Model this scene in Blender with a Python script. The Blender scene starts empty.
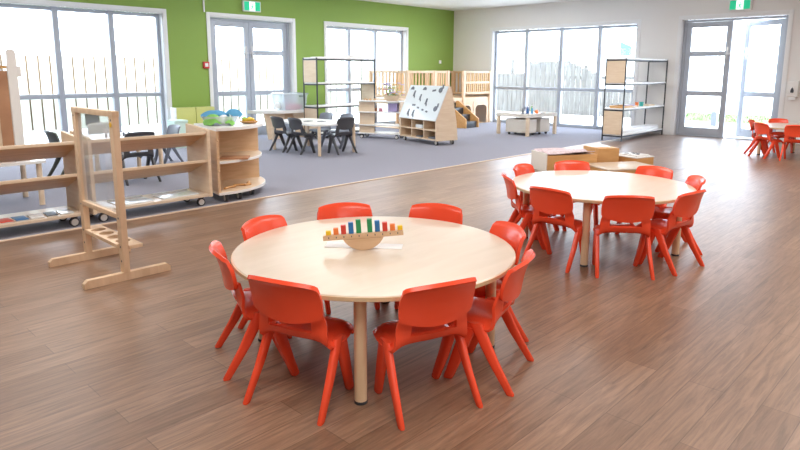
import bpy, bmesh, math, random
from mathutils import Vector, Matrix
PI = math.pi
sin, cos, rad = math.sin, math.cos, math.radians
random.seed(7)
C = bpy.context.scene.collection
scn = bpy.context.scene

# ------------------------------------------------------------------ materials
def mat(name, col, rough=0.5, spec=0.5, metal=0.0, coat=0.0, noise=0.0, nscale=20.0, bump=0.0):
    m = bpy.data.materials.new(name); m.use_nodes = True
    nt = m.node_tree; b = nt.nodes['Principled BSDF']
    b.inputs['Base Color'].default_value = (*col, 1); b.inputs['Roughness'].default_value = rough
    b.inputs['Specular IOR Level'].default_value = spec; b.inputs['Metallic'].default_value = metal
    b.inputs['Coat Weight'].default_value = coat; b.inputs['Coat Roughness'].default_value = 0.15
    if noise or bump:
        tc = nt.nodes.new('ShaderNodeTexCoord'); n = nt.nodes.new('ShaderNodeTexNoise')
        n.inputs['Scale'].default_value = nscale; n.inputs['Detail'].default_value = 3
        nt.links.new(tc.outputs['Object'], n.inputs['Vector'])
        if noise:
            mx = nt.nodes.new('ShaderNodeMix'); mx.data_type = 'RGBA'
            mx.inputs['A'].default_value = (*[c * (1 - noise) for c in col], 1)
            mx.inputs['B'].default_value = (*[min(1, c * (1 + noise)) for c in col], 1)
            nt.links.new(n.outputs['Fac'], mx.inputs['Factor']); nt.links.new(mx.outputs['Result'], b.inputs['Base Color'])
        if bump:
            bp = nt.nodes.new('ShaderNodeBump'); bp.inputs['Strength'].default_value = bump; bp.inputs['Distance'].default_value = 0.01
            nt.links.new(n.outputs['Fac'], bp.inputs['Height']); nt.links.new(bp.outputs['Normal'], b.inputs['Normal'])
    return m

def wood(name, c1, c2, rough=0.45, sc=(2, 2, 24), coat=0.0):
    m = bpy.data.materials.new(name); m.use_nodes = True
    nt = m.node_tree; b = nt.nodes['Principled BSDF']
    b.inputs['Roughness'].default_value = rough; b.inputs['Coat Weight'].default_value = coat; b.inputs['Coat Roughness'].default_value = 0.15
    tc = nt.nodes.new('ShaderNodeTexCoord'); mp = nt.nodes.new('ShaderNodeMapping'); n = nt.nodes.new('ShaderNodeTexNoise')
    mp.inputs['Scale'].default_value = sc; n.inputs['Scale'].default_value = 2.0; n.inputs['Detail'].default_value = 4; n.inputs['Distortion'].default_value = 0.6
    cr = nt.nodes.new('ShaderNodeValToRGB')
    cr.color_ramp.elements[0].position = 0.32; cr.color_ramp.elements[0].color = (*c1, 1)
    cr.color_ramp.elements[1].position = 0.68; cr.color_ramp.elements[1].color = (*c2, 1)
    nt.links.new(tc.outputs['Object'], mp.inputs['Vector']); nt.links.new(mp.outputs['Vector'], n.inputs['Vector'])
    nt.links.new(n.outputs['Fac'], cr.inputs['Fac']); nt.links.new(cr.outputs['Color'], b.inputs['Base Color'])
    return m

def clear(name, tint, gloss=0.12, haze=0.0, hazecol=(0.9, 0.93, 0.95)):
    m = bpy.data.materials.new(name); m.use_nodes = True
    nt = m.node_tree; nt.nodes.remove(nt.nodes['Principled BSDF']); out = nt.nodes['Material Output']
    t = nt.nodes.new('ShaderNodeBsdfTransparent'); t.inputs['Color'].default_value = (*tint, 1)
    g = nt.nodes.new('ShaderNodeBsdfGlossy'); g.inputs['Roughness'].default_value = 0.03
    fc = nt.nodes.new('ShaderNodeLayerWeight'); fc.inputs['Blend'].default_value = 0.5
    pw = nt.nodes.new('ShaderNodeMath'); pw.operation = 'POWER'; pw.inputs[1].default_value = 5.0
    lw = nt.nodes.new('ShaderNodeMath'); lw.operation = 'MULTIPLY_ADD'; lw.inputs[1].default_value = 0.8; lw.inputs[2].default_value = gloss * 0.2
    nt.links.new(fc.outputs['Facing'], pw.inputs[0]); nt.links.new(pw.outputs[0], lw.inputs[0])
    mx = nt.nodes.new('ShaderNodeMixShader')
    src = t.outputs[0]
    if haze:
        d = nt.nodes.new('ShaderNodeBsdfDiffuse'); d.inputs['Color'].default_value = (*hazecol, 1)
        m2 = nt.nodes.new('ShaderNodeMixShader'); m2.inputs['Fac'].default_value = haze
        nt.links.new(t.outputs[0], m2.inputs[1]); nt.links.new(d.outputs[0], m2.inputs[2]); src = m2.outputs[0]
    nt.links.new(lw.outputs[0], mx.inputs['Fac']); nt.links.new(src, mx.inputs[1]); nt.links.new(g.outputs[0], mx.inputs[2])
    nt.links.new(mx.outputs[0], out.inputs['Surface'])
    return m

def emis(name, col, strength):
    m = mat(name, col, 0.4); b = m.node_tree.nodes['Principled BSDF']
    b.inputs['Emission Color'].default_value = (*col, 1); b.inputs['Emission Strength'].default_value = strength
    return m

def plank_floor(name, cs, rough, row=0.128):
    m = bpy.data.materials.new(name); m.use_nodes = True
    nt = m.node_tree; b = nt.nodes['Principled BSDF']; b.inputs['Roughness'].default_value = rough
    b.inputs['Specular IOR Level'].default_value = 0.75
    L = nt.links.new
    tc = nt.nodes.new('ShaderNodeTexCoord')
    br = nt.nodes.new('ShaderNodeTexBrick'); br.offset = 0.37
    br.inputs['Scale'].default_value = 1.0; br.inputs['Brick Width'].default_value = 1.22; br.inputs['Row Height'].default_value = row
    br.inputs['Mortar Size'].default_value = 0.0018; br.inputs['Mortar Smooth'].default_value = 0.3
    br.inputs['Color1'].default_value = (*cs[0], 1); br.inputs['Color2'].default_value = (*cs[1], 1)
    br.inputs['Mortar'].default_value = (*[c * 0.7 for c in cs[0]], 1)
    L(tc.outputs['Object'], br.inputs['Vector'])
    mp = nt.nodes.new('ShaderNodeMapping'); mp.inputs['Scale'].default_value = (2.4, 32, 1)
    n = nt.nodes.new('ShaderNodeTexNoise'); n.inputs['Scale'].default_value = 1.6; n.inputs['Detail'].default_value = 6; n.inputs['Distortion'].default_value = 0.8
    n.inputs['Roughness'].default_value = 0.65
    L(tc.outputs['Object'], mp.inputs['Vector']); L(mp.outputs['Vector'], n.inputs['Vector'])
    cr = nt.nodes.new('ShaderNodeValToRGB')
    cr.color_ramp.elements[0].position = 0.3; cr.color_ramp.elements[0].color = (0.56, 0.545, 0.535, 1)
    cr.color_ramp.elements[1].position = 0.72; cr.color_ramp.elements[1].color = (1.28, 1.29, 1.30, 1)
    L(n.outputs['Fac'], cr.inputs['Fac'])
    n2 = nt.nodes.new('ShaderNodeTexNoise'); n2.inputs['Scale'].default_value = 1.3; n2.inputs['Detail'].default_value = 3
    L(tc.outputs['Object'], n2.inputs['Vector'])
    mr = nt.nodes.new('ShaderNodeMapRange'); mr.inputs['To Min'].default_value = 0.82; mr.inputs['To Max'].default_value = 1.18
    L(n2.outputs['Fac'], mr.inputs['Value'])
    mu = nt.nodes.new('ShaderNodeMix'); mu.data_type = 'RGBA'; mu.blend_type = 'MULTIPLY'; mu.inputs['Factor'].default_value = 1
    L(br.outputs['Color'], mu.inputs['A']); L(cr.outputs['Color'], mu.inputs['B'])
    mv = nt.nodes.new('ShaderNodeVectorMath'); mv.operation = 'SCALE'
    L(mu.outputs['Result'], mv.inputs[0]); L(mr.outputs['Result'], mv.inputs['Scale'])
    L(mv.outputs['Vector'], b.inputs['Base Color'])
    bp = nt.nodes.new('ShaderNodeBump'); bp.inputs['Strength'].default_value = 0.12; bp.inputs['Distance'].default_value = 0.002
    L(n.outputs['Fac'], bp.inputs['Height']); L(bp.outputs['Normal'], b.inputs['Normal'])
    return m

M = dict(
    red=mat('red_plastic', (0.90, 0.085, 0.032), 0.26, 0.5, noise=0.03, nscale=6),
    charcoal=mat('charcoal_plastic', (0.062, 0.062, 0.068), 0.28),
    olive=mat('olive_grey_plastic', (0.085, 0.092, 0.075), 0.4),
    slate=mat('slate_plastic', (0.14, 0.155, 0.19), 0.4),
    hazed_plastic=mat('screen_hazed_plastic', (0.50, 0.50, 0.50), 0.4),  # dark chair plastic, paled to carry the clear screen's whitish reflection
    laminate=wood('birch_laminate', (0.62, 0.505, 0.385), (0.67, 0.555, 0.435), 0.30, (1.5, 9, 2), coat=0.2),
    edge=wood('table_edge_wood', (0.62, 0.43, 0.25), (0.70, 0.50, 0.31), 0.45, (3, 3, 20)),
    legwood=wood('leg_wood', (0.66, 0.47, 0.29), (0.74, 0.55, 0.36), 0.45, (14, 14, 2)),
    ply=wood('birch_plywood', (0.60, 0.40, 0.235), (0.70, 0.49, 0.31), 0.45, (2, 2, 16)),
    plyx=wood('birch_plywood_long_grain', (0.56, 0.36, 0.20), (0.67, 0.46, 0.28), 0.42, (2, 14, 14)),
    pale_ply=wood('pale_plywood', (0.70, 0.54, 0.38), (0.77, 0.62, 0.46), 0.45, (2, 2, 14)),
    pine=wood('pine', (0.62, 0.39, 0.19), (0.72, 0.48, 0.26), 0.5, (12, 12, 2)),
    pine_light=wood('light_pine', (0.68, 0.48, 0.31), (0.78, 0.58, 0.40), 0.5, (12, 12, 2)),
    orange_wood=wood('honey_wood', (0.58, 0.31, 0.11), (0.68, 0.39, 0.16), 0.45, (2, 10, 10)),
    brownboard=wood('brown_board', (0.40, 0.20, 0.11), (0.50, 0.27, 0.15), 0.5, (2, 10, 3)),
    trim=mat('white_gloss_trim', (0.80, 0.81, 0.82), 0.35),
    alu=mat('grey_aluminium', (0.42, 0.46, 0.53), 0.38, 0.5, metal=0.15),
    steel=mat('brushed_steel', (0.62, 0.63, 0.65), 0.28, metal=1.0),
    green=mat('green_paint', (0.265, 0.405, 0.090), 0.55, 0.3, noise=0.02, nscale=3),
    white=mat('white_paint', (0.80, 0.79, 0.775), 0.6, 0.3, noise=0.01, nscale=3),
    ceiling=mat('ceiling_paint', (0.86, 0.86, 0.86), 0.8, 0.2),
    carpet=mat('grey_carpet', (0.285, 0.285, 0.335), 0.95, 0.1, noise=0.25, nscale=260, bump=0.3),
    strip=wood('floor_trim', (0.62, 0.47, 0.35), (0.70, 0.55, 0.43), 0.4, (2, 10, 10)),
    black_metal=mat('black_metal', (0.030, 0.034, 0.042), 0.4, 0.5),
    melamine=mat('white_melamine', (0.80, 0.80, 0.79), 0.3, 0.5),
    whiteboard=mat('whiteboard', (0.74, 0.80, 0.84), 0.16, 0.5),
    dark=mat('dark_print', (0.06, 0.065, 0.08), 0.5),
    rubber=mat('dark_rubber', (0.035, 0.035, 0.04), 0.6),
    castor=mat('grey_castor', (0.66, 0.64, 0.62), 0.4),
    lime=mat('lime_vinyl', (0.60, 0.62, 0.24), 0.5, 0.4, noise=0.03, nscale=5),
    mint=mat('mint_vinyl', (0.62, 0.80, 0.72), 0.5),
    signgreen=emis('exit_green', (0.01, 0.50, 0.25), 0.55),
    signwhite=emis('exit_white', (0.85, 0.95, 0.9), 0.8),
    signbody=mat('sign_casing', (0.75, 0.77, 0.77), 0.4),
    yel=mat('yellow_paint', (0.85, 0.55, 0.02), 0.4), org=mat('orange_paint', (0.85, 0.22, 0.05), 0.4),
    rd=mat('red_paint', (0.62, 0.05, 0.03), 0.4), blu=mat('blue_paint', (0.02, 0.16, 0.42), 0.4), grn=mat('green_block_paint', (0.02, 0.28, 0.10), 0.4),
    skyblue=mat('sky_blue_fabric', (0.10, 0.36, 0.62), 0.7), leaf=mat('leaf_green_fabric', (0.20, 0.50, 0.10), 0.7, noise=0.15, nscale=30),
    purple=mat('lilac_plastic', (0.42, 0.36, 0.62), 0.5), pinkm=mat('pink_plastic', (0.75, 0.28, 0.36), 0.5),
    teal=mat('teal_plastic', (0.05, 0.45, 0.42), 0.5), paper=mat('white_paper', (0.82, 0.83, 0.84), 0.6),
    banana=mat('banana_yellow', (0.75, 0.60, 0.08), 0.5), bin=mat('cream_bin', (0.74, 0.69, 0.62), 0.5),
    firered=mat('call_point_red', (0.60, 0.05, 0.05), 0.4),
    fence=wood('weathered_fence', (0.60, 0.57, 0.52), (0.72, 0.69, 0.64), 0.8, (14, 14, 1)),
    fencebrown=wood('brown_fence_timber', (0.135, 0.090, 0.058), (0.18, 0.122, 0.080), 0.8, (14, 14, 1)),
    fencegrey=wood('grey_fence_timber', (0.095, 0.09, 0.082), (0.17, 0.162, 0.15), 0.8, (9, 9, 1)),
    concrete=mat('pale_concrete', (0.62, 0.62, 0.61), 0.9, noise=0.04, nscale=2),
    grass=mat('lawn_green', (0.075, 0.135, 0.03), 0.9, noise=0.25, nscale=40),
    grass2=mat('blade_green', (0.20, 0.40, 0.07), 0.8),
    housewall=mat('white_render', (0.78, 0.79, 0.80), 0.8), roofm=mat('grey_roof', (0.35, 0.37, 0.40), 0.7),
    housepane=mat('blue_cladding', (0.06, 0.16, 0.21), 0.3),
    glass=clear('window_glass', (0.97, 0.985, 1.0)), perspex=clear('perspex', (0.95, 0.96, 0.97), haze=0.16),
    tub=clear('clear_tub', (0.86, 0.92, 0.97), haze=0.34), tray=clear('clear_tray', (0.90, 0.94, 0.98), haze=0.30),
    woven=mat('woven_mat', (0.62, 0.50, 0.52), 0.9, noise=0.6, nscale=45),
    tape=mat('floor_grey', (0.5, 0.5, 0.5), 0.5),
)
M['vinyl'] = plank_floor('vinyl_planks', ((0.205, 0.114, 0.066), (0.288, 0.172, 0.108)), 0.37)
M['vinyl2'] = plank_floor('vinyl_planks_entry', ((0.215, 0.145, 0.115), (0.262, 0.182, 0.145)), 0.36)

# ------------------------------------------------------------------ mesh builder
class MB:
    def __init__(s): s.b = bmesh.new()
    def box(s, c, d, rz=0.0, bev=0.0, rot=None):
        r = bmesh.ops.create_cube(s.b, size=1.0)
        vs = r['verts']
        bmesh.ops.scale(s.b, vec=Vector(d), verts=vs)
        if bev:
            es = list({e for v in vs for e in v.link_edges})
            q = bmesh.ops.bevel(s.b, geom=es, offset=min(bev, min(d) * 0.45), segments=2, affect='EDGES', profile=0.7)
            vs = list({v for f in q['faces'] for v in f.verts} | {v for v in vs if v.is_valid})
        mtx = Matrix.Translation(Vector(c)) @ (rot if rot is not None else Matrix.Rotation(rz, 4, 'Z'))
        bmesh.ops.transform(s.b, matrix=mtx, verts=vs)
        return s
    def span(s, a, b, bev=0.0):
        return s.box([(a[i] + b[i]) / 2 for i in range(3)], [abs(b[i] - a[i]) for i in range(3)], 0, bev)
    def rings(s, rs, cap=True, closed=True):
        L = [[s.b.verts.new(p) for p in r] for r in rs]
        n = len(L[0])
        for i in range(len(L) - 1):
            for j in range(n if closed else n - 1):
                k = (j + 1) % n
                s.b.faces.new((L[i][j], L[i][k], L[i + 1][k], L[i + 1][j]))
        if cap:
            s.b.faces.new(list(reversed(L[0]))); s.b.faces.new(L[-1])
        return s
    def cyl(s, p0, p1, r0, r1=None, n=16):
        r1 = r0 if r1 is None else r1
        p0, p1 = Vector(p0), Vector(p1); d = (p1 - p0).normalized()
        a = d.orthogonal().normalized(); b = d.cross(a)
        return s.rings([[p + (a * cos(2 * PI * i / n) + b * sin(2 * PI * i / n)) * r for i in range(n)] for p, r in ((p0, r0), (p1, r1))])
    def lathe(s, prof, c=(0, 0, 0), n=24):
        return s.rings([[(c[0] + r * cos(2 * PI * i / n), c[1] + r * sin(2 * PI * i / n), c[2] + z) for i in range(n)] for r, z in prof])
    def tube(s, pts, r, n=8):
        P = [Vector(p) for p in pts]; rs = []
        for i, p in enumerate(P):
            d = (P[min(i + 1, len(P) - 1)] - P[max(i - 1, 0)]).normalized()
            up = Vector((0, 0, 1)) if abs(d.z) < 0.95 else Vector((1, 0, 0))
            a = d.cross(up).normalized(); b = d.cross(a)
            rs.append([p + (a * cos(2 * PI * k / n) + b * sin(2 * PI * k / n)) * r for k in range(n)])
        return s.rings(rs)
    def prism(s, pts, o, ux, uy, t):
        """polygon pts (2D) in the plane o + x*ux + y*uy, thickened by t along ux x uy"""
        o, ux, uy = Vector(o), Vector(ux), Vector(uy); nn = ux.cross(uy).normalized() * t
        a = [o + ux * p[0] + uy * p[1] for p in pts]
        return s.rings([a, [p + nn for p in a]])
    def grid(s, f, nu, nv, th, skip=None):
        tmp = bmesh.new()
        V = [[tmp.verts.new(f(-1 + 2 * i / nu, j / nv)) for i in range(nu + 1)] for j in range(nv + 1)]
        for j in range(nv):
            for i in range(nu):
                if skip and skip(-1 + 2 * (i + .5) / nu, (j + .5) / nv): continue
                tmp.faces.new((V[j][i], V[j][i + 1], V[j + 1][i + 1], V[j + 1][i]))
        for v in [v for v in tmp.verts if not v.link_faces]: tmp.verts.remove(v)
        bmesh.ops.recalc_face_normals(tmp, faces=tmp.faces)
        bmesh.ops.solidify(tmp, geom=list(tmp.faces), thickness=th)
        me = bpy.data.meshes.new('tmp'); tmp.to_mesh(me); tmp.free(); s.b.from_mesh(me); bpy.data.meshes.remove(me)
        return s
    def ball(s, c, r, sc=(1, 1, 1), sub=2):
        q = bmesh.ops.create_icosphere(s.b, subdivisions=sub, radius=r)
        bmesh.ops.scale(s.b, vec=Vector(sc), verts=q['verts']); bmesh.ops.translate(s.b, vec=Vector(c), verts=q['verts'])
        return s
    def build(s, name, m, parent=None, angle=35):
        bmesh.ops.recalc_face_normals(s.b, faces=s.b.faces)
        me = bpy.data.meshes.new(name); s.b.to_mesh(me); s.b.free()
        me.materials.append(M[m] if isinstance(m, str) else m)
        me.polygons.foreach_set('use_smooth', [True] * len(me.polygons)); me.set_sharp_from_angle(angle=rad(angle))
        o = bpy.data.objects.new(name, me); C.objects.link(o)
        if parent: o.parent = parent
        return o

def tag(o, label, cat, group=None, kind=None):
    o['label'] = label; o['category'] = cat
    if group: o['group'] = group
    if kind: o['kind'] = kind
    return o
def thing(name, label, cat, loc=(0, 0, 0), rz=0.0, group=None):
    o = bpy.data.objects.new(name, None); C.objects.link(o); o.empty_display_size = 0.1
    o.location = loc; o.rotation_euler = (0, 0, rz)
    return tag(o, label, cat, group)
def struct(o):
    o['kind'] = 'structure'; return o
def place(o, loc, rz=0.0):
    o.location = loc; o.rotation_euler = (0, 0, rz); return o
def dup(root, loc, rz, label, group=None, material=None):
    r = root.copy(); C.objects.link(r); r.location = loc; r.rotation_euler = (0, 0, rz); r['label'] = label
    if group: r['group'] = group
    for ch in list(root.children):
        c = ch.copy(); C.objects.link(c); c.parent = r
        if material:
            c.data = ch.data.copy(); c.data.materials.clear(); c.data.materials.append(M[material])
        for g in list(ch.children):
            d = g.copy(); C.objects.link(d); d.parent = c
    return r

# ------------------------------------------------------------------ the room (X runs along the green wall, Y towards it)
GY, WX, CH = 10.18, 12.42, 2.695           # green wall, white wall, ceiling height
XL, YN = -5.0, -5.5                         # the walls behind the camera
TH = 0.26
CY = 5.04                                   # where carpet meets vinyl
def slab(name, a, b, m): return struct(MB().span(a, b).build(name, m))
struct(MB().span((XL, YN, -0.15), (WX + TH, CY, 0.0)).build('floor', 'vinyl'))
slab('floor_carpet', (XL, CY, -0.15), (WX + TH, GY + TH, 0.002), 'carpet')
slab('floor_entry', (8.0, 2.85, -0.01), (WX, CY - 0.02, 0.0015), 'vinyl2')
slab('trim_1', (XL, CY - 0.018, -0.01), (WX, CY + 0.018, 0.006), 'strip')
slab('ceiling', (XL - TH, YN - TH, CH), (WX + TH + 0.5, GY + TH + 0.5, CH + 0.35), 'ceiling')
# openings: (from, to, bottom, top)
OG = [(-0.05, 4.87, 0.0, 2.145), (5.72, 7.48, 0.0, 2.15), (8.33, 10.69, 0.0, 2.145)]
OW = [(5.47, 8.99, 0.0, 2.17), (2.85, 4.62, 0.0, 2.19)]
w = MB(); x = XL - TH
for a, b, z0, z1 in OG:
    w.span((x, GY, -0.1), (a, GY + TH, CH)); w.span((a, GY, z1), (b, GY + TH, CH)); x = b
w.span((x, GY, -0.1), (WX + TH, GY + TH, CH)); struct(w.build('wall_left', 'green'))
w = MB(); y = YN - TH
for a, b, z0, z1 in sorted(OW):
    w.span((WX, y, -0.1), (WX + TH, a, CH)); w.span((WX, a, z1), (WX + TH, b, CH)); y = b
w.span((WX, y, -0.1), (WX + TH, GY, CH)); struct(w.build('wall_right', 'white'))
slab('wall_rear', (XL - TH, YN - TH, -0.1), (WX + TH, YN, CH), 'white')
slab('wall_near', (XL - TH, YN, -0.1), (XL, GY, CH), 'white')
for nm, a, b in (('baseboard_left', (4.94, GY - 0.014, 0), (5.65, GY, 0.09)), ('baseboard_centre', (7.55, GY - 0.014, 0), (8.26, GY, 0.09)),
                 ('baseboard_corner', (10.76, GY - 0.014, 0), (WX, GY, 0.09)), ('baseboard_right', (WX - 0.014, 4.69, 0), (WX, 5.44, 0.09)),
                 ('baseboard_end', (WX - 0.014, YN, 0), (WX, 2.81, 0.09))):
    slab(nm, a, b, 'trim')
# white architraves and reveals round each opening
tn = 2
for a, b, z0, z1 in OG:
    t = MB()
    for p, q in ((a - 0.065, a), (b, b + 0.065)): t.span((p, GY - 0.018, 0), (q, GY, z1 + 0.065), 0.004)
    t.span((a, GY - 0.018, z1), (b, GY, z1 + 0.065), 0.004)
    t.span((a, GY, 0), (a + 0.012, GY + 0.10, z1)); t.span((b - 0.012, GY, 0), (b, GY + 0.10, z1)); t.span((a, GY, z1 - 0.012), (b, GY + 0.10, z1))
    struct(t.build('trim_%d' % tn, 'trim')); tn += 1
for a, b, z0, z1 in OW:
    t = MB()
    for p, q in ((a - 0.065, a), (b, b + 0.065)): t.span((WX - 0.012, p, 0), (WX, q, z1 + 0.065), 0.004)
    t.span((WX - 0.012, a, z1), (WX, b, z1 + 0.065), 0.004)
    t.span((WX, a, 0), (WX + 0.10, a + 0.012, z1)); t.span((WX, b - 0.012, 0), (WX + 0.10, b, z1)); t.span((WX, a, z1 - 0.012), (WX + 0.10, b, z1))
    struct(t.build('trim_%d' % tn, 'trim')); tn += 1

def lattice(P, name_no, a, b, top, mull, rails, fw=0.055):
    """aluminium window: outer frame, mullions at mull, a rail at each height; P(u, depth, z) maps to the wall"""
    root = bpy.data.objects.new('window_%d' % name_no, None); C.objects.link(root); struct(root)
    f = MB()
    def bar(u0, u1, z0, z1, d0=0.0, d1=0.07): f.span(P(u0, d0, z0), P(u1, d1, z1), 0.004)
    bar(a, a + fw, 0, top); bar(b - fw, b, 0, top); bar(a + fw - .004, b - fw + .004, top - fw, top - .002, .003, .067); bar(a + fw - .004, b - fw + .004, 0.002, 0.07, .003, .067)
    for u in mull: bar(u - 0.042, u + 0.042, 0, top, -0.01, 0.08)
    for z in rails: bar(a + fw - .004, b - fw + .004, z - 0.035, z + 0.035, .003, .067)
    f.build('window_frame', 'alu', root)
    us = [a] + list(mull) + [b]
    for i in range(len(us) - 1):
        MB().span(P(us[i] + 0.02, 0.032, 0.05), P(us[i + 1] - 0.02, 0.038, top - 0.03)).build('pane', 'glass', root)
    return root
PG = lambda u, d, z: (u, GY + 0.10 + d, z)
PW = lambda u, d, z: (WX + 0.10 + d, u, z)
lattice(PG, 1, OG[0][0] + 0.01, OG[0][1] - 0.012, 2.133, (0.83, 1.64, 2.45, 3.265, 4.07), (0.82,))
lattice(PG, 2, OG[2][0] + 0.012, OG[2][1] - 0.012, 2.133, (9.03, 9.81), (0.82,))
lattice(PW, 3, OW[0][0] + 0.012, OW[0][1] - 0.012, 2.158, (6.31, 7.21, 8.10), (0.83,))

def door_leaf(root, u0, u1, top, rails, P, handle_u=None, st=0.095):
    f = MB()
    def bar(a, b, z0, z1): f.span(P(a, 0.0, z0), P(b, 0.05, z1), 0.004)
    e = 0.004
    bar(u0, u0 + st, 0.015, top); bar(u1 - st, u1, 0.015, top)
    def cross(z0, z1): f.span(P(u0 + st - e, 0.003, z0), P(u1 - st + e, 0.047, z1), 0.003)
    cross(top - st, top - 0.002); cross(0.017, 0.17)
    for z in rails: cross(z - 0.045, z + 0.045)
    leaf = f.build('door_leaf', 'alu', root)
    MB().span(P(u0 + st - 0.01, 0.022, 0.1), P(u1 - st + 0.01, 0.028, top - st + 0.01)).build('pane', 'glass', leaf)
    if handle_u is not None:
        h = MB(); h.span(P(handle_u - 0.018, -0.012, 1.44), P(handle_u + 0.018, 0.0, 1.66), 0.004)
        h.span(P(handle_u - 0.012, -0.05, 1.52), P(handle_u + 0.012, -0.012, 1.55), 0.003)
        h.span(P(handle_u - 0.09, -0.06, 1.52), P(handle_u + 0.012, -0.042, 1.55), 0.004)
        h.build('door_handle', 'steel', leaf)
    return leaf
def door_frame(root, a, b, top, P):
    f = MB()
    f.span(P(a, -0.01, 0), P(a + 0.05, 0.08, top), 0.004); f.span(P(b - 0.05, -0.01, 0), P(b, 0.08, top), 0.004)
    f.span(P(a + .046, -0.008, top - 0.045), P(b - .046, 0.078, top - .002), 0.004); f.span(P(a + .001, -0.02, 0.002), P(b - .001, 0.09, 0.014))
    f.build('door_frame', 'alu', root)
d1 = bpy.data.objects.new('door_1', None); C.objects.link(d1); struct(d1)
door_frame(d1, 5.735, 7.465, 2.138, PG)
door_leaf(d1, 5.787, 6.555, 2.092, (0.80,), PG, 6.49)
door_leaf(d1, 6.565, 7.412, 2.092, (0.80, 1.545), PG, 6.62)
d2 = bpy.data.objects.new('door_2', None); C.objects.link(d2); struct(d2)
door_frame(d2, 2.863, 4.607, 2.178, PW)
door_leaf(d2, 3.752, 4.556, 2.13, (0.815, 1.55), PW, 3.81)
# the other leaf stands open outwards on its hinge at the right jamb
ang = rad(26); hx, hy = WX + 0.13, 2.918
def PO(u, d, z):  return (d, u, z)          # local frame, hinge at the origin
op = bpy.data.objects.new('door_3', None); C.objects.link(op); struct(op); op.location = (hx, hy, 0); op.rotation_euler = (0, 0, -ang)
door_leaf(op, 0.0, 0.81, 2.13, (0.815,), PO, 0.74)

# ------------------------------------------------------------------ outside
slab('ground_outside', (-14, GY + TH, -0.25), (45, 40, -0.05), 'concrete')
slab('ground_yard', (WX + TH, -25, -0.25), (45, GY + TH, -0.05), 'concrete')
slab('path_outside', (WX + TH, 2.0, -0.06), (WX + 1.3, 5.6, -0.03), 'concrete')
def lawn(name, x0, x1, y0, y1, n, label):
    g = MB(); g.span((x0, y0, -0.06), (x1, y1, -0.035))
    for _ in range(n):
        x, y = random.uniform(x0, x1), random.uniform(y0, y1); h = random.uniform(0.03, 0.07); a = random.uniform(0, PI)
        p = [(x - 0.01 * cos(a), y - 0.01 * sin(a), -0.036), (x + 0.01 * cos(a), y + 0.01 * sin(a), -0.036), (x + random.uniform(-.02, .02), y + random.uniform(-.02, .02), h - 0.036)]
        v = [g.b.verts.new(q) for q in p]; g.b.faces.new(v)
    o = g.build(name, 'grass'); tag(o, label, 'grass', kind='stuff')
lawn('lawn', 17.2, 20.6, -6, 8.2, 2500, 'green lawn beyond the open glass door')
lawn('grass_strip', -4, 4.6, GY + 0.75, GY + 1.5, 1500, 'strip of green grass outside the long window')

def fence(name, p0, p1, label, front, back, pw, gap, zb, tops, posts):
    """lapped paling fence from p0 to p1; tops(s) gives the height along it"""
    p0, p1 = Vector((*p0, 0)), Vector((*p1, 0)); L = (p1 - p0).length; rz = math.atan2(p1.y - p0.y, p1.x - p0.x)
    root = thing(name, label, 'fence', (p0.x, p0.y, 0), rz)
    f, g = MB(), MB(); s = 0.0
    while s < L:
        z = tops(s + pw / 2)
        if z: f.box((s + pw / 2, 0, (z + zb) / 2), (pw, 0.018, z - zb), 0, 0.003)
        s += pw + gap
        z = tops(s - gap / 2)
        if z and back: g.box((s - gap / 2, 0.022, (z + zb) / 2), (gap + 0.03, 0.018, z - zb - 0.02))
    f.build('palings', front, root)
    if back: g.build('backing_battens', back, root)
    r = MB()
    for z in (0.3, 1.05): r.box((L / 2, 0.055, z), (L, 0.045, 0.09))
    r.build('rails', front if not back else back, root)
    for s, h in posts: MB().box((s, 0.11, h / 2 - 0.1), (0.1, 0.1, h + 0.2), 0, 0.006).build('post', front, root)
    return root
fence('fence', (-5, 13.05), (14.2, 13.05), 'long pale timber fence with thin brown gaps, outside the green wall', 'fence', 'fencebrown', 0.166, 0.034, 0.08, lambda s: 1.5, [(1, 1.4), (5, 1.4), (9, 1.4), (13, 1.4), (17, 1.4)])
def wtop(s):
    y = 13.0 - s
    if y > 10.92: return 1.17
    if y > 9.5: return 1.54
    if y > 8.5: return 1.54 - (9.5 - y) * 0.42
    return 0.68
fence('fence', (17.0, 13.0), (17.0, 6.6), 'grey weathered paling fence stepping down, outside the white wall', 'fencegrey', None, 0.160, 0.010, -0.06, wtop, [(1.45, 1.6), (2.05, 1.58), (4.0, 1.4)])
b = thing('bollard', 'slim white post in a grey base sleeve on the paving outside the glass doors', 'post', (15.86, 4.97, -0.05))
MB().cyl((0, 0, 0.3), (0, 0, 2.3), 0.035).build('pole', 'trim', b); MB().box((0, 0, 0.17), (0.13, 0.13, 0.34), 0, 0.01).build('base_sleeve', 'slate', b)
h = thing('house', 'distant pale house with a light blue gable seen over the fence', 'house', (32.5, 15.08, -0.05))
MB().prism([(-2.4, 0), (2.4, 0), (2.4, 2.2), (0.36, 2.9), (-0.3, 2.62), (-2.4, 2.2)], (0.5, 0, 0), (0, 1, 0), (0, 0, 1), 5).build('house_wall', 'housewall', h)
MB().prism([(-0.28, 2.15), (0.33, 2.15), (0.33, 2.88), (-0.28, 2.62)], (0.46, 0, 0), (0, 1, 0), (0, 0, 1), 0.05).build('blue_panel', 'housepane', h)

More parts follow.
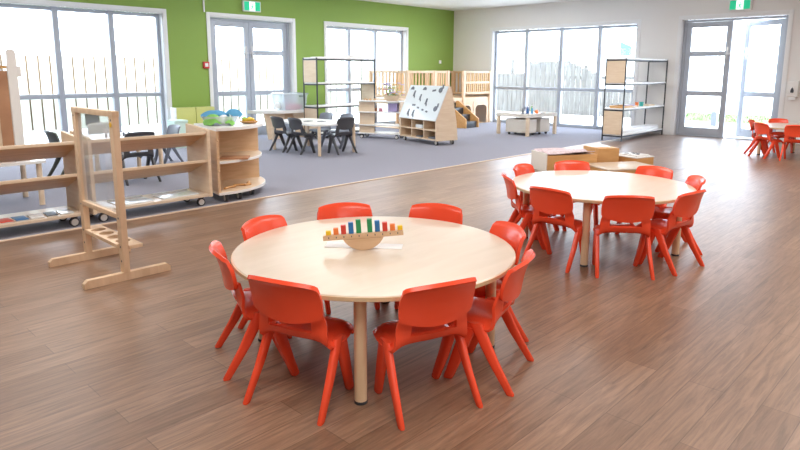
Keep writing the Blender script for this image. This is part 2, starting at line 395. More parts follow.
# ------------------------------------------------------------------ furniture: child's chair
def superring(cx, cy, z, dx, dy, n=14, e=0.62):
    out = []
    for i in range(n):
        a = 2 * PI * i / n; c, s = cos(a), sin(a)
        out.append((cx + dx / 2 * math.copysign(abs(c) ** e, c), cy + dy / 2 * math.copysign(abs(s) ** e, s), z))
    return out
PROF = [(-.130, .232, .116), (-.127, .250, .122), (-.108, .260, .130), (-.075, .261, .142), (-.04, .258, .149), (.0, .256, .151), (.04, .256, .150), (.075, .260, .149),
        (.098, .270, .147), (.110, .284, .147), (.118, .300, .146), (.124, .318, .145), (.129, .338, .143), (.134, .358, .137), (.139, .378, .136)]
def shell(u, v):
    t = v * (len(PROF) - 1); i = min(int(t), len(PROF) - 2); f = t - i
    y, z, hw = [PROF[i][k] * (1 - f) + PROF[i + 1][k] * f for k in range(3)]
    s = max(0.0, min(1.0, (z - .262) / .06)) if y > 0 else 0.0
    z -= (1 - s) * (0.030 * abs(u) ** 5 + 0.007 * (1 - u * u) * (1 if y > -.13 else 0))
    y -= s * 0.030 * u * u
    return (u * hw, y, z)
def panel(u, t):
    hw = .142 + .005 * sin(PI * t) - .004 * t - .006 * max(0, 1 - t / .12)
    z0 = .336 + .026 * abs(u) ** 2.0; z1 = .507 - .012 * u * u - .003 * abs(u) ** 10
    z = z0 + (z1 - z0) * t
    return (u * hw, .133 + (z - .335) * .27 - .030 * u * u + (.012 if t > .93 else 0) - .008 * sin(PI * t), z)
def make_chair(name, m, label, group):
    r = thing(name, label, 'chair', group=group)
    MB().grid(shell, 22, 28, 0.012, lambda u, v: 10.1 / 14 < v < 12.7 / 14 and abs(u) < 0.62).build('seat', m, r, 60)
    MB().grid(panel, 18, 12, 0.015).build('backrest', m, r, 60)
    for s in (-1, 1):
        MB().rings([superring(s * .145, .022, .258, .022, .056), superring(s * .148, .042, .225, .026, .052), superring(s * .153, .098, .120, .024, .043),
                    superring(s * .160, .169, .006, .021, .032), superring(s * .160, .171, 0, .017, .027)]).build('leg', m, r, 60)
        MB().rings([superring(s * .143, .008, .254, .022, .058), superring(s * .141, -.008, .225, .028, .060), superring(s * .135, -.046, .120, .028, .052),
                    superring(s * .126, -.090, .006, .025, .040), superring(s * .126, -.092, 0, .021, .035)]).build('leg', m, r, 60)
    return r
def chair_at(src, used, T, ang, r, label, group, face=None):
    a = rad(ang); loc = (T[0] + r * cos(a), T[1] + r * sin(a), 0); rz = rad(face if face is not None else ang) - PI / 2
    if not used:
        used.append(1); src.location = loc; src.rotation_euler = (0, 0, rz); src['label'] = label; src['group'] = group; return src
    return dup(src, loc, rz, label, group)
T1, T2, T3 = (1.808, 1.905), (3.992, 1.950), (10.50, 2.10)
def round_table(T, leg0, label):
    t = thing('round_table', label, 'table', (T[0], T[1], 0), 0, 'round birch tables')
    n = 96
    top = MB(); top.rings([[(r * cos(2 * PI * i / n), r * sin(2 * PI * i / n), z) for i in range(n)] for r, z in ((.599, .424), (.6035, .4275), (.6035, .4415), (.599, .445))])
    o = top.build('tabletop', 'laminate', t)
    ed = MB(); ed.rings([[(r * cos(2 * PI * i / n), r * sin(2 * PI * i / n), z) for i in range(n)] for r, z in ((.6025, .4265), (.6055, .4275), (.6055, .4415), (.6025, .4425))], cap=False)
    ed.build('edge_band', 'edge', o)
    for k in range(4):
        a = rad(leg0 + 90 * k); x, y = .508 * cos(a), .508 * sin(a)
        l = MB().cyl((x, y, .010), (x, y, .424), .0235, n=20).build('leg', 'legwood', t)
        MB().lathe([(.020, 0), (.0245, .002), (.0245, .012), (.0235, .013)], (x, y, 0), 20).build('foot_cap', 'rubber', l)
    return t
round_table(T1, -139.5, 'large round birch table in the foreground, carrying the wooden balance toy')
round_table(T2, -161.5, 'round birch table behind the foreground one, ringed by red chairs')
round_table(T3, 20, 'distant round table at the right edge by the open glass door')
red = make_chair('child_chair', 'red', '', ''); used = []
G1, G2, G3 = 'red chairs around the near table', 'red chairs around the second table', 'red chairs around the far right table'
for ang_, r, f, lb in ((195.4, .488, 199, 'red child chair at near table, back to camera, left of the front table leg'),
                    (149, .490, 156, 'red child chair at far left of near table, seen edge-on'),
                    (246, .488, 251, 'red child chair at near table, back to camera, right of the front table leg'),
                    (286, .500, 289, 'red child chair tucked at the right side of near table beside a wooden leg'),
                    (329, .485, 332, 'red child chair at near table, behind its right side, mostly hidden by another chair'),
                    (16.2, .53, 23, 'red child chair at the back of near table, right of the balance toy'),
                    (61.5, .500, 58, 'red child chair at the back of near table, directly behind the balance toy'),
                    (106.5, .470, 104, 'red child chair at back left of near table, left of the balance toy')):
    chair_at(red, used, T1, ang_, r, lb, G1, f)
for ang_, r, f, lb in ((179, .492, None, 'at second table, back to camera, left of its front leg'),
                    (221, .528, 218, 'at second table, back to camera, right of front leg'),
                    (260.5, .505, 261, 'at the right front of second table, turned half sideways'),
                    (312, .490, 305, 'at far right end of second table'),
                    (350, .510, 352, 'behind second table on its right side'),
                    (43.5, .535, 50, 'behind second table, in front of the wooden play boxes'),
                    (83, .505, 96, 'at back left corner of second table'),
                    (129, .476, 135, 'at the left end of second table, seen edge-on')):
    chair_at(red, used, T2, ang_, r, 'red plastic child chair ' + lb, G2, f)
for ang_, r, lb in ((142, .50, 'at far right table, leftmost one'),
                    (92, .50, 'at far right table, hidden behind the leftmost one'),
                    (39, .53, 'at far right table, below the soap dispenser'),
                    (187, .50, 'at far right table, nearest the camera'),):
    chair_at(red, used, T3, ang_, r, 'red plastic child chair ' + lb, G3)

# ------------------------------------------------------------------ balance toy on the near table
TZ = .445
dirx = Vector((.742, -.670, 0)); tilt = rad(3.6)
toy = thing('balance_toy', 'wooden balance toy, half disc rocker under a tilted plank, on the near table', 'toy', (1.757, 1.925, TZ), math.atan2(dirx.y, dirx.x))
RR = .098
arc = [(RR * sin(rad(a)), RR - RR * cos(rad(a))) for a in range(-62, 63, 4)]
toyr = Matrix.Rotation(-tilt, 4, 'Y')
def tl(x, z): v = toyr @ Vector((x, 0, z - RR)); return (v.x, v.z + RR)
MB().prism([tl(*p) for p in arc], (0, .018, 0), (1, 0, 0), (0, 0, 1), .036).build('rocker', 'ply', toy)
pz = RR - RR * cos(rad(62))
c = tl(0, pz + .0115)
MB().box((c[0], 0, c[1]), (.345, .030, .022), 0, .002, rot=toyr).build('plank', 'ply', toy)
dots = MB()
for i in range(10):
    xx = -.148 + .0325 * i if i < 5 else .018 + .0325 * (i - 5)
    q = tl(xx, pz + .0125); dots.box((q[0], -.0155, q[1]), (.004, .001, .007), 0, 0, rot=toyr)
dots.build('number_marks', 'dark', toy)
cols = [('yel', 'yellow', .018), ('org', 'orange', .028), ('rd', 'red', .038), ('blu', 'blue', .048), ('grn', 'green', .058)]
mw = Matrix.Translation(toy.location) @ Matrix.Rotation(math.atan2(dirx.y, dirx.x), 4, 'Z')
for side in (0, 1):
    for k in range(5):
        m, nm, hh = cols[k] if side == 0 else cols[4 - k]
        xx = (-.148 + .0325 * k) if side == 0 else (.030 + .0325 * k)
        q = tl(xx, pz + .0235 + hh / 2)
        o = MB().box((0, 0, 0), (.0215, .0215, hh), 0, .0015).build('toy_block', m)
        o.matrix_world = mw @ Matrix.Translation((q[0], 0, q[1])) @ toyr
        tag(o, '%s wooden block on the %s arm of the balance toy' % (nm, 'left' if side == 0 else 'right'), 'block', 'coloured blocks on the balance toy')
cd = place(MB().box((0, 0, .0008), (.34, .08, .0016)).build('instruction_card', 'paper'), (1.795, 1.96, TZ), rad(-50.5))
tag(cd, 'white card lying under the balance toy on the near table', 'card')

# ------------------------------------------------------------------ clear screen frame on the vinyl
fr = thing('screen_frame', 'freestanding timber frame with clear screen and paint pot tray on long feet', 'easel', (1.39, 3.865, 0))
for s in (-1, 1):
    y = s * .29
    MB().prism([(-.235, 0), (.265, 0), (.265, .030), (.245, .048), (-.215, .048), (-.235, .030)], (0, y + .018, 0), (1, 0, 0), (0, 0, 1), .036).build('foot', 'pine_light', fr)
    p = MB().span((-.018, y - .027, .048), (.018, y + .027, .962), .004).build('post', 'pine_light', fr)
    sc = MB()
    for z in (.37, .20, .115, .93): sc.cyl((-.0195, y, z), (-.0178, y, z), .006, n=10)
    sc.build('screws', 'dark', p)
MB().span((-.020, -.320, .948), (.020, .320, .981), .004).build('top_rail', 'pine_light', fr)
MB().span((-.020, -.263, .365), (.020, .263, .393), .003).build('lower_rail', 'pine_light', fr)
MB().span((-.003, -.263, .393), (.003, .263, .948)).build('clear_screen', 'perspex', fr)
tr = MB(); nH = 4; hr = .043                      # tray with four round holes
def tray_cell(y0, y1, x0, x1, hole):
    cx, cy = (x0 + x1) / 2, (y0 + y1) / 2; n = 24; ring = {}
    for z in (.186, .208):
        inn = [tr.b.verts.new((cx + hr * cos(2 * PI * i / n), cy + hr * sin(2 * PI * i / n), z)) for i in range(n)]
        out = []
        for i in range(n):
            c, s = cos(2 * PI * i / n), sin(2 * PI * i / n); k = 1 / max(abs(c) / ((x1 - x0) / 2), abs(s) / ((y1 - y0) / 2))
            out.append(tr.b.verts.new((cx + c * k, cy + s * k, z)))
        ring[z] = (inn, out)
        for i in range(n): tr.b.faces.new((inn[i], inn[(i + 1) % n], out[(i + 1) % n], out[i]))
    a, b = ring[.186], ring[.208]
    for q in (0, 1):
        for i in range(n): tr.b.faces.new((a[q][i], a[q][(i + 1) % n], b[q][(i + 1) % n], b[q][i]))
for k in range(nH): tray_cell(-.25 + .125 * k, -.25 + .125 * (k + 1), -.022, .098, True)
tr.span((.0185, -.325, .186), (.098, -.25, .208), .003); tr.span((.0185, .25, .186), (.098, .325, .208), .003)
tr.build('pot_tray', 'pine_light', fr)
stk = place(MB().cyl((-.002, 0, 0), (0, 0, 0), .014, n=16).build('sticker', 'yel', fr), (-.0205, -.29, .905)); stk['label'] = 'round yellow sticker'

# ------------------------------------------------------------------ low mobile shelving along the carpet edge
def castor(parent, x, y, r=.036):
    c = MB().cyl((x, y - .013, r), (x, y + .013, r), r, n=20).build('castor', 'rubber', parent)
    MB().cyl((x, y - .0145, r), (x, y + .0145, r), r * .74, n=16).build('hub', 'castor', c)
    MB().box((x, y, r * 2 + .006), (.04, .045, .014), 0, .003).build('bracket', 'rubber', c)
def low_shelf(x0, x1, label):
    t = thing('display_shelf', label, 'shelf', ((x0 + x1) / 2, 5.27, 0), 0, 'low mobile display shelves'); hw = (x1 - x0) / 2
    for s in (-1, 1):
        xa, xb = s * hw, s * (hw - .026)
        MB().prism([(-.19, .082), (.20, .082), (.20, .722), (-.17, .692), (-.19, .680)], (max(xa, xb), 0, 0), (0, 1, 0), (0, 0, 1), -.026).build('side_panel', 'pale_ply', t)
    for zf, zb, nm in ((.655, .52, 'display_ledge'), (.405, .275, 'display_ledge')):
        a = math.atan2(zb - zf, .33); L = math.hypot(.33, zf - zb)
        rt = Matrix.Rotation(a, 4, 'X')
        o = MB().box((0, .0, (zf + zb) / 2), (2 * hw - .052, L, .016), 0, .002, rot=rt).build(nm, 'plyx', t)
        MB().box((0, -.168, zf + .004), (2 * hw - .052, .018, .024), 0, .003).build('ledge_lip', 'pale_ply', o)
    MB().span((-hw + .026, -.185, .086), (hw - .026, .195, .108), .002).build('bottom_shelf', 'laminate', t)
    for sx in (-1, 1):
        for sy in (-1, 1): castor(t, sx * (hw - .09), sy * .135)
    return t
low_shelf(.72, 1.725, 'low plywood display shelf at the left picture edge, left of the clear screen')
low_shelf(1.765, 2.80, 'low plywood display shelf behind the clear screen, beside the curved corner unit')
# books on the left shelf
bk = [('brown', 'brownboard', .20), ('red', 'rd', .09), ('dark blue', 'blu', .09), ('white', 'paper', .10), ('black', 'dark', .08), ('pale blue', 'whiteboard', .10)]
xx = .92
for i, (cn, m, wd) in enumerate(bk):
    o = thing('picture_book', 'flat %s picture book on the bottom of the left display shelf' % cn, 'book', (xx + wd / 2, 5.19, .108), random.uniform(-.08, .08), 'books on the left display shelf')
    MB().box((0, 0, .004), (wd - .012, .14, .007)).build('pages', 'paper', o); MB().box((0, 0, .0095), (wd - .006, .15, .004), 0, .001).build('cover', m, o); xx += wd + .012
for x, wd, dp, lb in ((2.13, .30, .24, 'clear plastic sheet tray on the bottom shelf, nearer the clear screen'), (2.53, .34, .22, 'clear plastic sheet tray on the bottom shelf, nearer the corner unit')):
    o = MB(); o.box((x, 5.25, .112), (wd, dp, .008), rz=.05, bev=.002); o.box((x, 5.25 + dp / 2, .119), (wd, .008, .022), rz=.05, bev=.002)
    tag(o.build('sheet_tray', 'whiteboard'), lb, 'tray', 'trays on the display shelf')

# quarter-round corner unit
cu = thing('corner_shelf', 'quarter-round mobile plywood shelf with white rims, at the end of the display shelves', 'shelf', (3.0, 5.74, 0), math.atan2(5.08 - 5.74, 2.87 - 3.0))
R0 = .65
def quarter(r, z0, z1, name, m, parent, rim=None):
    pts = [(0, 0)] + [(r * cos(rad(a)), r * sin(rad(a))) for a in range(0, 91, 5)]
    o = MB().prism(pts, (0, 0, z0), (1, 0, 0), (0, 1, 0), z1 - z0).build(name, m, parent, 20)
    e = MB(); n = [rad(a) for a in range(0, 91, 5)]
    e.rings([[(q * cos(a), q * sin(a), z) for q, z in ((r, z0 - .001), (r + .004, z0), (r + .004, z1), (r, z1 + .001))] for a in n])
    e.build('rim', 'melamine', o, 30)
quarter(R0 + .012, .668, .695, 'top', 'melamine', cu)
quarter(R0 - .01, .365, .387, 'middle_shelf', 'pale_ply', cu)
quarter(R0 + .015, .078, .102, 'bottom_shelf', 'pale_ply', cu)
MB().span((0, 0, .102), (R0, .022, .668)).build('side_panel', 'ply', cu)
MB().span((0, .022, .102), (.022, R0, .668)).build('side_panel', 'ply', cu)
kb = MB()
for z in (.30, .42, .58): kb.ball((R0 + .004, .012, z), .009)
kb.build('connector_knobs', 'ply', cu)
for a, r in ((8, .6), (22, .60), (45, .58), (82, .6)): castor(cu, r * cos(rad(a)), r * sin(rad(a)))
def corner(u, v): # local to world on the corner unit
    a = math.atan2(5.08 - 5.74, 2.87 - 3.0); return (3.0 + u * cos(a) - v * sin(a), 5.74 + u * sin(a) + v * cos(a))
p = corner(.50, .22)
o = tag(place(MB().box((0, 0, .009), (.26, .17, .018), 0, .002).build('wooden_board', 'brownboard'), (*p, .387), -.7), 'flat brown wooden board on the middle shelf of the corner unit', 'board')
for i, (u, v, a, l) in enumerate(((.50, .16, .3, .14), (.42, .28, -.5, .11), (.36, .40, .9, .12), (.44, .36, .2, .08))):
    p = corner(u, v); o = MB(); o.tube([(l * (t / 6 - .5), .10 * l * sin(PI * t / 6), .012) for t in range(7)], .011); o = o.build('wooden_track', 'orange_wood')
    tag(place(o, (*p, .102), a), 'curved wooden piece lying on the bottom shelf of the corner unit', 'toy', 'wooden pieces on the corner unit')
# basket of fabric leaves and fruit plate on top
p = corner(.34, .15)
bs = thing('leaf_basket', 'clear basket holding blue and green fabric pieces on top of corner unit', 'basket', (*p, .696), -.55)
o = MB(); n = 28
o.rings([[(a * cos(2 * PI * i / n), b * sin(2 * PI * i / n), z) for i in range(n)] for a, b, z in ((.13, .09, .003), (.135, .095, 0), (.155, .11, .05), (.172, .122, .085), (.178, .127, .088), (.168, .118, .085), (.15, .105, .05), (.128, .088, .006))], cap=True)
o.build('basket', 'tray', bs)
for k, (m, x, y, s, hgt, nm, asp) in enumerate((('leaf', -.06, -.045, .088, .095, 'green_fabric', 1.1), ('leaf', .075, -.05, .06, .07, 'green_fabric', 1.0), ('skyblue', -.045, .045, .052, .125, 'blue_fabric', 2.6), ('skyblue', .12, .055, .042, .135, 'blue_fabric', 2.2), ('paper', .03, -.02, .06, .085, 'white_fabric', 1.2))):
    o = MB(); rr = random.Random(k)
    ph = [rr.uniform(0, 6) for _ in range(6)]
    def cloth(u, v, s=s, ph=ph, hgt=hgt, asp=asp):
        a, r = u * PI, v * s
        return (r * cos(a) * asp, r * sin(a), hgt - hgt * (.95 if asp < 2 else .45) * v ** 2.2 + .012 * sin(3 * a + ph[0]) * v + .006 * sin(7 * a + ph[1]) * v)
    o.grid(cloth, 28, 8, .003); o = o.build(nm, m, bs, 60); o.location = (x, y, .012)
p = corner(.28, .46)
fp = thing('fruit_plate', 'small wooden plate with pretend fruit on top of the corner unit', 'plate', (*p, .696))
MB().lathe([(.05, 0), (.075, .006), (.095, .022), (.092, .024), (.07, .012), (.0, .010)], n=28).build('plate', 'orange_wood', fp)
pp = (*p, .708)
tag(place(MB().tube([(-.06 + .015 * k, -.03 + .05 * (abs(k - 4) / 4) ** 2, .018 + .012 * sin(PI * k / 8)) for k in range(9)], .015).build('banana', 'banana'), pp), 'yellow banana on the fruit plate', 'banana')
tag(place(MB().ball((-.03, .035, .026), .026, (1, 1, .9)).build('green_apple', 'leaf'), pp), 'round green fruit on the fruit plate, behind the banana', 'fruit')
tag(place(MB().ball((.035, .04, .024), .024, (1.3, 1, .9)).build('lemon', 'yel'), pp), 'yellow lemon shaped fruit on the fruit plate, beside the green one', 'fruit')

# ------------------------------------------------------------------ dark chairs and their tables
dk = make_chair('child_chair', 'charcoal', '', ''); du = []
GD, GL = 'dark chairs at the table by the shelves', 'dark chairs at the table behind the display shelves'
def dark(x, y, face, label, group, sc=1.0, m=None):
    if not du:
        du.append(1); o = dk; o.location = (x, y, 0); o.rotation_euler = (0, 0, rad(face) + PI / 2); o['label'] = label; o['group'] = group
    else: o = dup(dk, (x, y, 0), rad(face) + PI / 2, label, group, m)
    o.scale = (sc,) * 3; return o
# face = direction the sitter looks
dark(5.66, 7.50, 0, 'charcoal child chair, the middle one of three on the near side of the pale table', GD, 1.06)
dark(5.63, 7.90, 0, 'charcoal child chair, leftmost at the pale table in front of the glass door', GD, 1.06)
dark(6.03, 7.10, 88, 'charcoal child chair at the near right end of the pale table', GD, 1.08)
dark(6.40, 8.04, 182, 'slate blue child chair behind the pale table, left of the two far ones', GD, 1.06, 'slate')
dark(6.47, 7.62, 178, 'slate blue child chair behind the pale table, right of the two far ones', GD, 1.06, 'slate')
dark(2.84, 6.80, 90, 'charcoal child chair with its back to camera behind the display shelf', GL, 1.12)
dark(2.38, 7.45, 0, 'olive grey child chair seen edge-on behind the left display shelf', GL, 1.12, 'olive')
dark(3.68, 7.86, 182, 'slate blue child chair in front of the mint stool, behind the display shelf', GL, 1.0, 'slate')
dark(2.98, 7.92, 268, 'dark child chair behind the clear screen, painted pale for the screen haze', GL, 1.12, 'hazed_plastic')  # screen haze is painted into this chair's colour
def rect_table(x0, x1, y0, y1, h, label, m='melamine', r=.06):
    t = thing('rectangular_table', label, 'table', ((x0 + x1) / 2, (y0 + y1) / 2, 0)); a, b = (x1 - x0) / 2, (y1 - y0) / 2
    pts = []
    for cx, cy, s in ((a - r, b - r, 0), (-a + r, b - r, 90), (-a + r, -b + r, 180), (a - r, -b + r, 270)):
        pts += [(cx + r * cos(rad(s + q)), cy + r * sin(rad(s + q))) for q in range(0, 91, 15)]
    MB().prism(pts, (0, 0, h - .024), (1, 0, 0), (0, 1, 0), .024).build('tabletop', m, t, 20)
    for sx in (-1, 1):
        for sy in (-1, 1): MB().cyl((sx * (a - .06), sy * (b - .06), 0), (sx * (a - .06), sy * (b - .06), h - .024), .024).build('leg', 'pale_ply', t)
    return t
rect_table(5.52, 6.30, 6.96, 8.20, .455, 'pale rounded table with wooden legs, ringed by dark chairs', r=.14)
rect_table(2.45, 3.28, 6.93, 7.66, .47, 'pale table behind the low display shelves')
rect_table(.55, 1.78, 6.14, 6.76, .41, 'low pale table carrying the tall wooden cabinet, left picture edge')
for i, (x, y) in enumerate(((5.85, 7.62), (5.98, 7.45))):
    tag(place(MB().box((0, 0, .004), (.13, .09, .008), 0, .002).build('dark_tray', 'slate'), (x, y, .455), .4), 'small dark flat tray on the pale table, %s' % ('farther from the near end' if i == 0 else 'nearer the near end'), 'tray', 'dark trays on the pale table')
rr = random.Random(3)
for k in range(6):
    tag(place(MB().lathe([(.013, 0), (.013, .035), (.009, .045), (0, .046)], n=12).build('game_piece', 'slate'), (2.70 + .05 * k, 7.20 + rr.uniform(-.02, .02), .47)), 'tiny grey game piece in the row on the table behind the shelves', 'game piece', 'grey game pieces in a row')

# ------------------------------------------------------------------ lime sofa, mint box, panels at the left
sf = thing('sofa', 'lime vinyl sofa against the green wall between window and glass door', 'sofa', (5.26, 9.78, 0))
MB().span((-.36, -.36, .02), (.36, .36, .20), .02).build('base', 'lime', sf)
for s in (-1, 1):
    MB().span((min(0, s * .358) + .003, -.36, .20), (max(0, s * .358) - .003, .20, .32), .03).build('seat_cushion', 'lime', sf)
    MB().span((min(0, s * .358) + .003, .18, .20), (max(0, s * .358) - .003, .36, .595), .025).build('back_cushion', 'lime', sf)
MB().span((-.375, .16, .02), (-.36, .37, .60), .005).build('end_panel', 'melamine', sf)
ms = thing('mint_stool', 'pale mint box stool in front of the lime sofa', 'stool', (4.66, 9.45, 0))
MB().span((-.11, -.13, 0), (.11, .13, .40), .012).build('body', 'mint', ms); MB().span((-.115, -.135, .40), (.115, .135, .44), .015).build('seat_pad', 'mint', ms)
cb = thing('wooden_cabinet', 'tall brown-fronted wooden cabinet at the left picture edge, behind the display shelf', 'cabinet', (1.385, 6.50, .41))
MB().span((-.30, -.15, 0), (.11, .15, .81), .004).build('body', 'pale_ply', cb)
MB().span((.11, -.155, 0), (.262, .15, .79), .003).build('side_panel', 'brownboard', cb)
MB().span((-.32, -.17, .81), (.262, .17, .835), .004).build('top', 'orange_wood', cb)
MB().cyl((.262, -.06, .27), (.265, -.06, .27), .014).build('finger_hole', 'dark', cb)
wp = thing('white_post', 'white round-topped post with a short cross arm, beside the tall wooden cabinet', 'post', (1.60, 6.25, .41))
MB().prism([(-.036, .03), (.036, .03), (.036, .94)] + [(.036 * cos(rad(a)), .94 + .036 * sin(rad(a))) for a in range(15, 180, 15)] + [(-.036, .94)], (0, .016, 0), (1, 0, 0), (0, 0, 1), .032).build('upright', 'melamine', wp)
MB().span((-.02, .016, .74), (.075, .040, .83), .004).build('cross_arm', 'melamine', wp); MB().box((0, 0, .015), (.12, .12, .03), 0, .004).build('base', 'melamine', wp)
cs = thing('window_card', 'small grey square card hung in the long window', 'card', (3.66, GY + .085, 0))
MB().span((-.10, 0, .36), (.10, .008, .57), .004).build('card', 'slate', cs); MB().tube([(0, .004, .57), (0, .004, .80)], .003).build('cord', 'slate', cs)

# ------------------------------------------------------------------ bench by the glass door, plastic tub
bn = thing('play_bench', 'white-topped half-round bench on tapered plywood legs before the green wall door', 'bench', (6.78, 9.47, 0))
pts = [(-.68, .25)] + [(.68 * cos(rad(a)), .25 - .001 + .52 * sin(rad(a))) for a in range(180, 361, 12)] + [(.68, .25)]
MB().prism(pts[1:-1], (0, 0, .465), (1, 0, 0), (0, 1, 0), .05).build('top', 'melamine', bn, 20)
for s in (-1, 1): MB().prism([(-.16, 0), (.12, 0), (.20, .465), (-.24, .465)] if s > 0 else [(-.12, 0), (.16, 0), (.24, .465), (-.20, .465)], (s * .33, -.05, 0), (1, 0, 0), (0, 0, 1), .03).build('leg_panel', 'pale_ply', bn)
MB().span((-.35, -.02, .30), (.35, .01, .465)).build('apron', 'ply', bn)
tb = thing('storage_tub', 'clear lidded plastic tub with pink and white contents on the half-round bench', 'tub', (6.83, 9.43, .516))
o = MB(); n = 4
def rr_ring(a, b, z, r=.04):
    out = []
    for cx, cy, s in ((a - r, b - r, 0), (-a + r, b - r, 90), (-a + r, -b + r, 180), (a - r, -b + r, 270)):
        out += [(cx + r * cos(rad(s + q)), cy + r * sin(rad(s + q)), z) for q in (0, 30, 60, 90)]
    return out
o.rings([rr_ring(.245, .17, 0), rr_ring(.275, .20, .27), rr_ring(.28, .205, .275)], cap=False); o.b.faces.new([o.b.verts.new(v) for v in rr_ring(.245, .17, 0)]); o.build('tub_body', 'tub', tb)
MB().rings([rr_ring(.29, .215, .275), rr_ring(.29, .215, .295), rr_ring(.265, .19, .305)]).build('lid', 'tub', tb)
MB().box((.12, -.208, .245), (.10, .02, .02), 0, .005).build('clip', 'slate', tb)
o = MB().box((0, 0, 0), (.22, .2, .10), .2, .03).build('soft_toy', 'pinkm'); tag(place(o, (6.88, 9.38, .569)), 'pink soft block inside the clear tub', 'toy')
o = MB(); o.ball((0, 0, 0), .075, (1, .9, .8)); o.ball((-.08, .02, .02), .065); tag(place(o.build('soft_toy', 'paper'), (6.64, 9.40, .578)), 'white soft toy inside the clear tub', 'toy')

# ------------------------------------------------------------------ black metal shelving (left and right)
def metal_shelf(x0, x1, y0, y1, levels, top, label, panels):
    t = thing('metal_shelf', label, 'shelf', ((x0 + x1) / 2, (y0 + y1) / 2, 0), 0, 'black framed shelving units'); a, b = (x1 - x0) / 2, (y1 - y0) / 2; k = .010
    for sx in (-1, 1):
        for sy in (-1, 1): MB().span((sx * a - k, sy * b - k, 0), (sx * a + k, sy * b + k, top), .002).build('post', 'black_metal', t)
    for z in levels:
        f = MB()
        for sx in (-1, 1): f.span((sx * a - k, -b, z - .025), (sx * a + k, b, z), .001)
        for sy in (-1, 1): f.span((-a, sy * b - .006, z - .02), (a, sy * b + .006, z), .001)
        f.build('shelf_rail', 'black_metal', t)
        MB().span((-a + .004, -b - .004, z), (a - .004, b + .004, z + .024), .002).build('shelf_board', 'melamine', t)
    for s, z0, z1 in panels: MB().span((s * a - .007, -b + k, z0), (s * a + .007, b - k, z1)).build('end_panel', 'pale_ply', t)
    return t
metal_shelf(10.56, 12.35, 4.81, 5.17, (.10, .555, 1.0, 1.425), 1.445, 'black framed shelving unit against the white wall, left of the glass doors', [(-1, .12, .53), (-1, 1.02, 1.40)])
metal_shelf(6.97, 8.37, 8.80, 9.18, (.10, .575, .985, 1.425), 1.445, 'tall black framed shelving unit in front of the second green-wall window', [(-1, .12, .55), (-1, 1.01, 1.40), (1, .60, .96)])
tag(MB().span((7.62, 8.84, 1.444), (8.10, 9.14, 1.50), .01).build('flat_box', 'melamine'), 'white flat box on top of the tall left shelving unit', 'box')
tag(MB().span((7.10, 8.84, 1.444), (7.45, 9.14, 1.462), .004).build('tray', 'melamine'), 'thin white tray on top of the tall left shelving unit', 'tray')
tag(MB().span((10.68, 4.86, .119), (12.30, 5.10, .20), .03).build('cushion', 'melamine'), 'long white cushion on the bottom of the right shelving unit', 'cushion')
wt = thing('wooden_tray', 'shallow wooden tray on the right shelving unit, at its left end', 'tray', (10.85, 4.985, .574))
MB().span((-.20, -.12, 0), (.20, .12, .01)).build('base', 'orange_wood', wt)
o = MB()
for s in (-1, 1): o.span((-.20, s * .12 - .006, 0), (.20, s * .12 + .006, .045), .002); o.span((s * .20 - .006, -.12, 0), (s * .20 + .006, .12, .045), .002)
o.build('rim', 'orange_wood', wt)
for x, m, cn, r in ((11.42, 'org', 'orange', .035), (11.62, 'teal', 'teal', .042)):
    tag(place(MB().lathe([(r * .75, 0), (r, .085), (r * .92, .085), (r * .7, .008), (0, .008)], n=20).build('cup', m), (x, 4.95, .574)), '%s cup on the middle board of the right shelving unit' % cn, 'cup')
for x, l in ((11.20, .18), (11.9, .28)):
    tag(MB().span((x - l / 2, 4.87, .574), (x + l / 2, 5.06, .605), .004).build('wooden_puzzle', 'pale_ply'), 'flat wooden puzzle on the right shelving unit, %s of the two cups' % ('left' if x < 11.4 else 'right'), 'puzzle')
tag(place(MB().box((0, 0, .008), (.17, .15, .016), .2, .002).build('dark_book', 'purple'), (11.12, 4.96, .606)), 'lilac flat book on the left wooden puzzle', 'book')

# ------------------------------------------------------------------ open mobile unit with flowers, magnetic board unit
ou = thing('open_shelf', 'open mobile shelf of pale boards with plywood back, left of the magnetic board', 'shelf', (7.66, 8.50, 0), math.atan2(7.80 - 8.50, 7.98 - 7.66))
# local x runs along the front, local y away from the camera
L = .80
for z in (.085, .235, .470, .665): MB().span((0, 0, z), (L, .34, z + .02), .003).build('shelf_board', 'melamine', ou)
MB().span((.02, .055, .105), (.30, .07, .665)).build('front_panel', 'pale_ply', ou)
for x in (0, L - .02): MB().span((x, .06, .105), (x + .02, .34, .665)).build('side_panel', 'pale_ply', ou)
for x in (.06, L - .06):
    for y in (.04, .30): castor(ou, x, y)
aou = math.atan2(7.80 - 8.50, 7.98 - 7.66)
def onou(x, y): return (7.66 + x * cos(aou) - y * sin(aou), 8.50 + x * sin(aou) + y * cos(aou))
for k in range(3):
    tag(place(MB().tube([(-.04 + .02 * i, 0, .014 + .012 * sin(i)) for i in range(5)], .012).build('wooden_animal', 'orange_wood'), (*onou(.10 + .085 * k, .15), .685), .5 * k), 'small brown wooden figure on top of the open shelf, left end', 'figure', 'wooden figures on the open shelf')
fv = thing('flower_basket', 'basket of lilac, pink and white cloth flowers on the open shelf', 'basket', (*onou(.60, .17), .685))
MB().lathe([(.10, 0), (.15, .06), (.16, .10), (.15, .10), (.14, .06), (.0, .02)], n=24).build('basket', 'pale_ply', fv)
rr = random.Random(11)
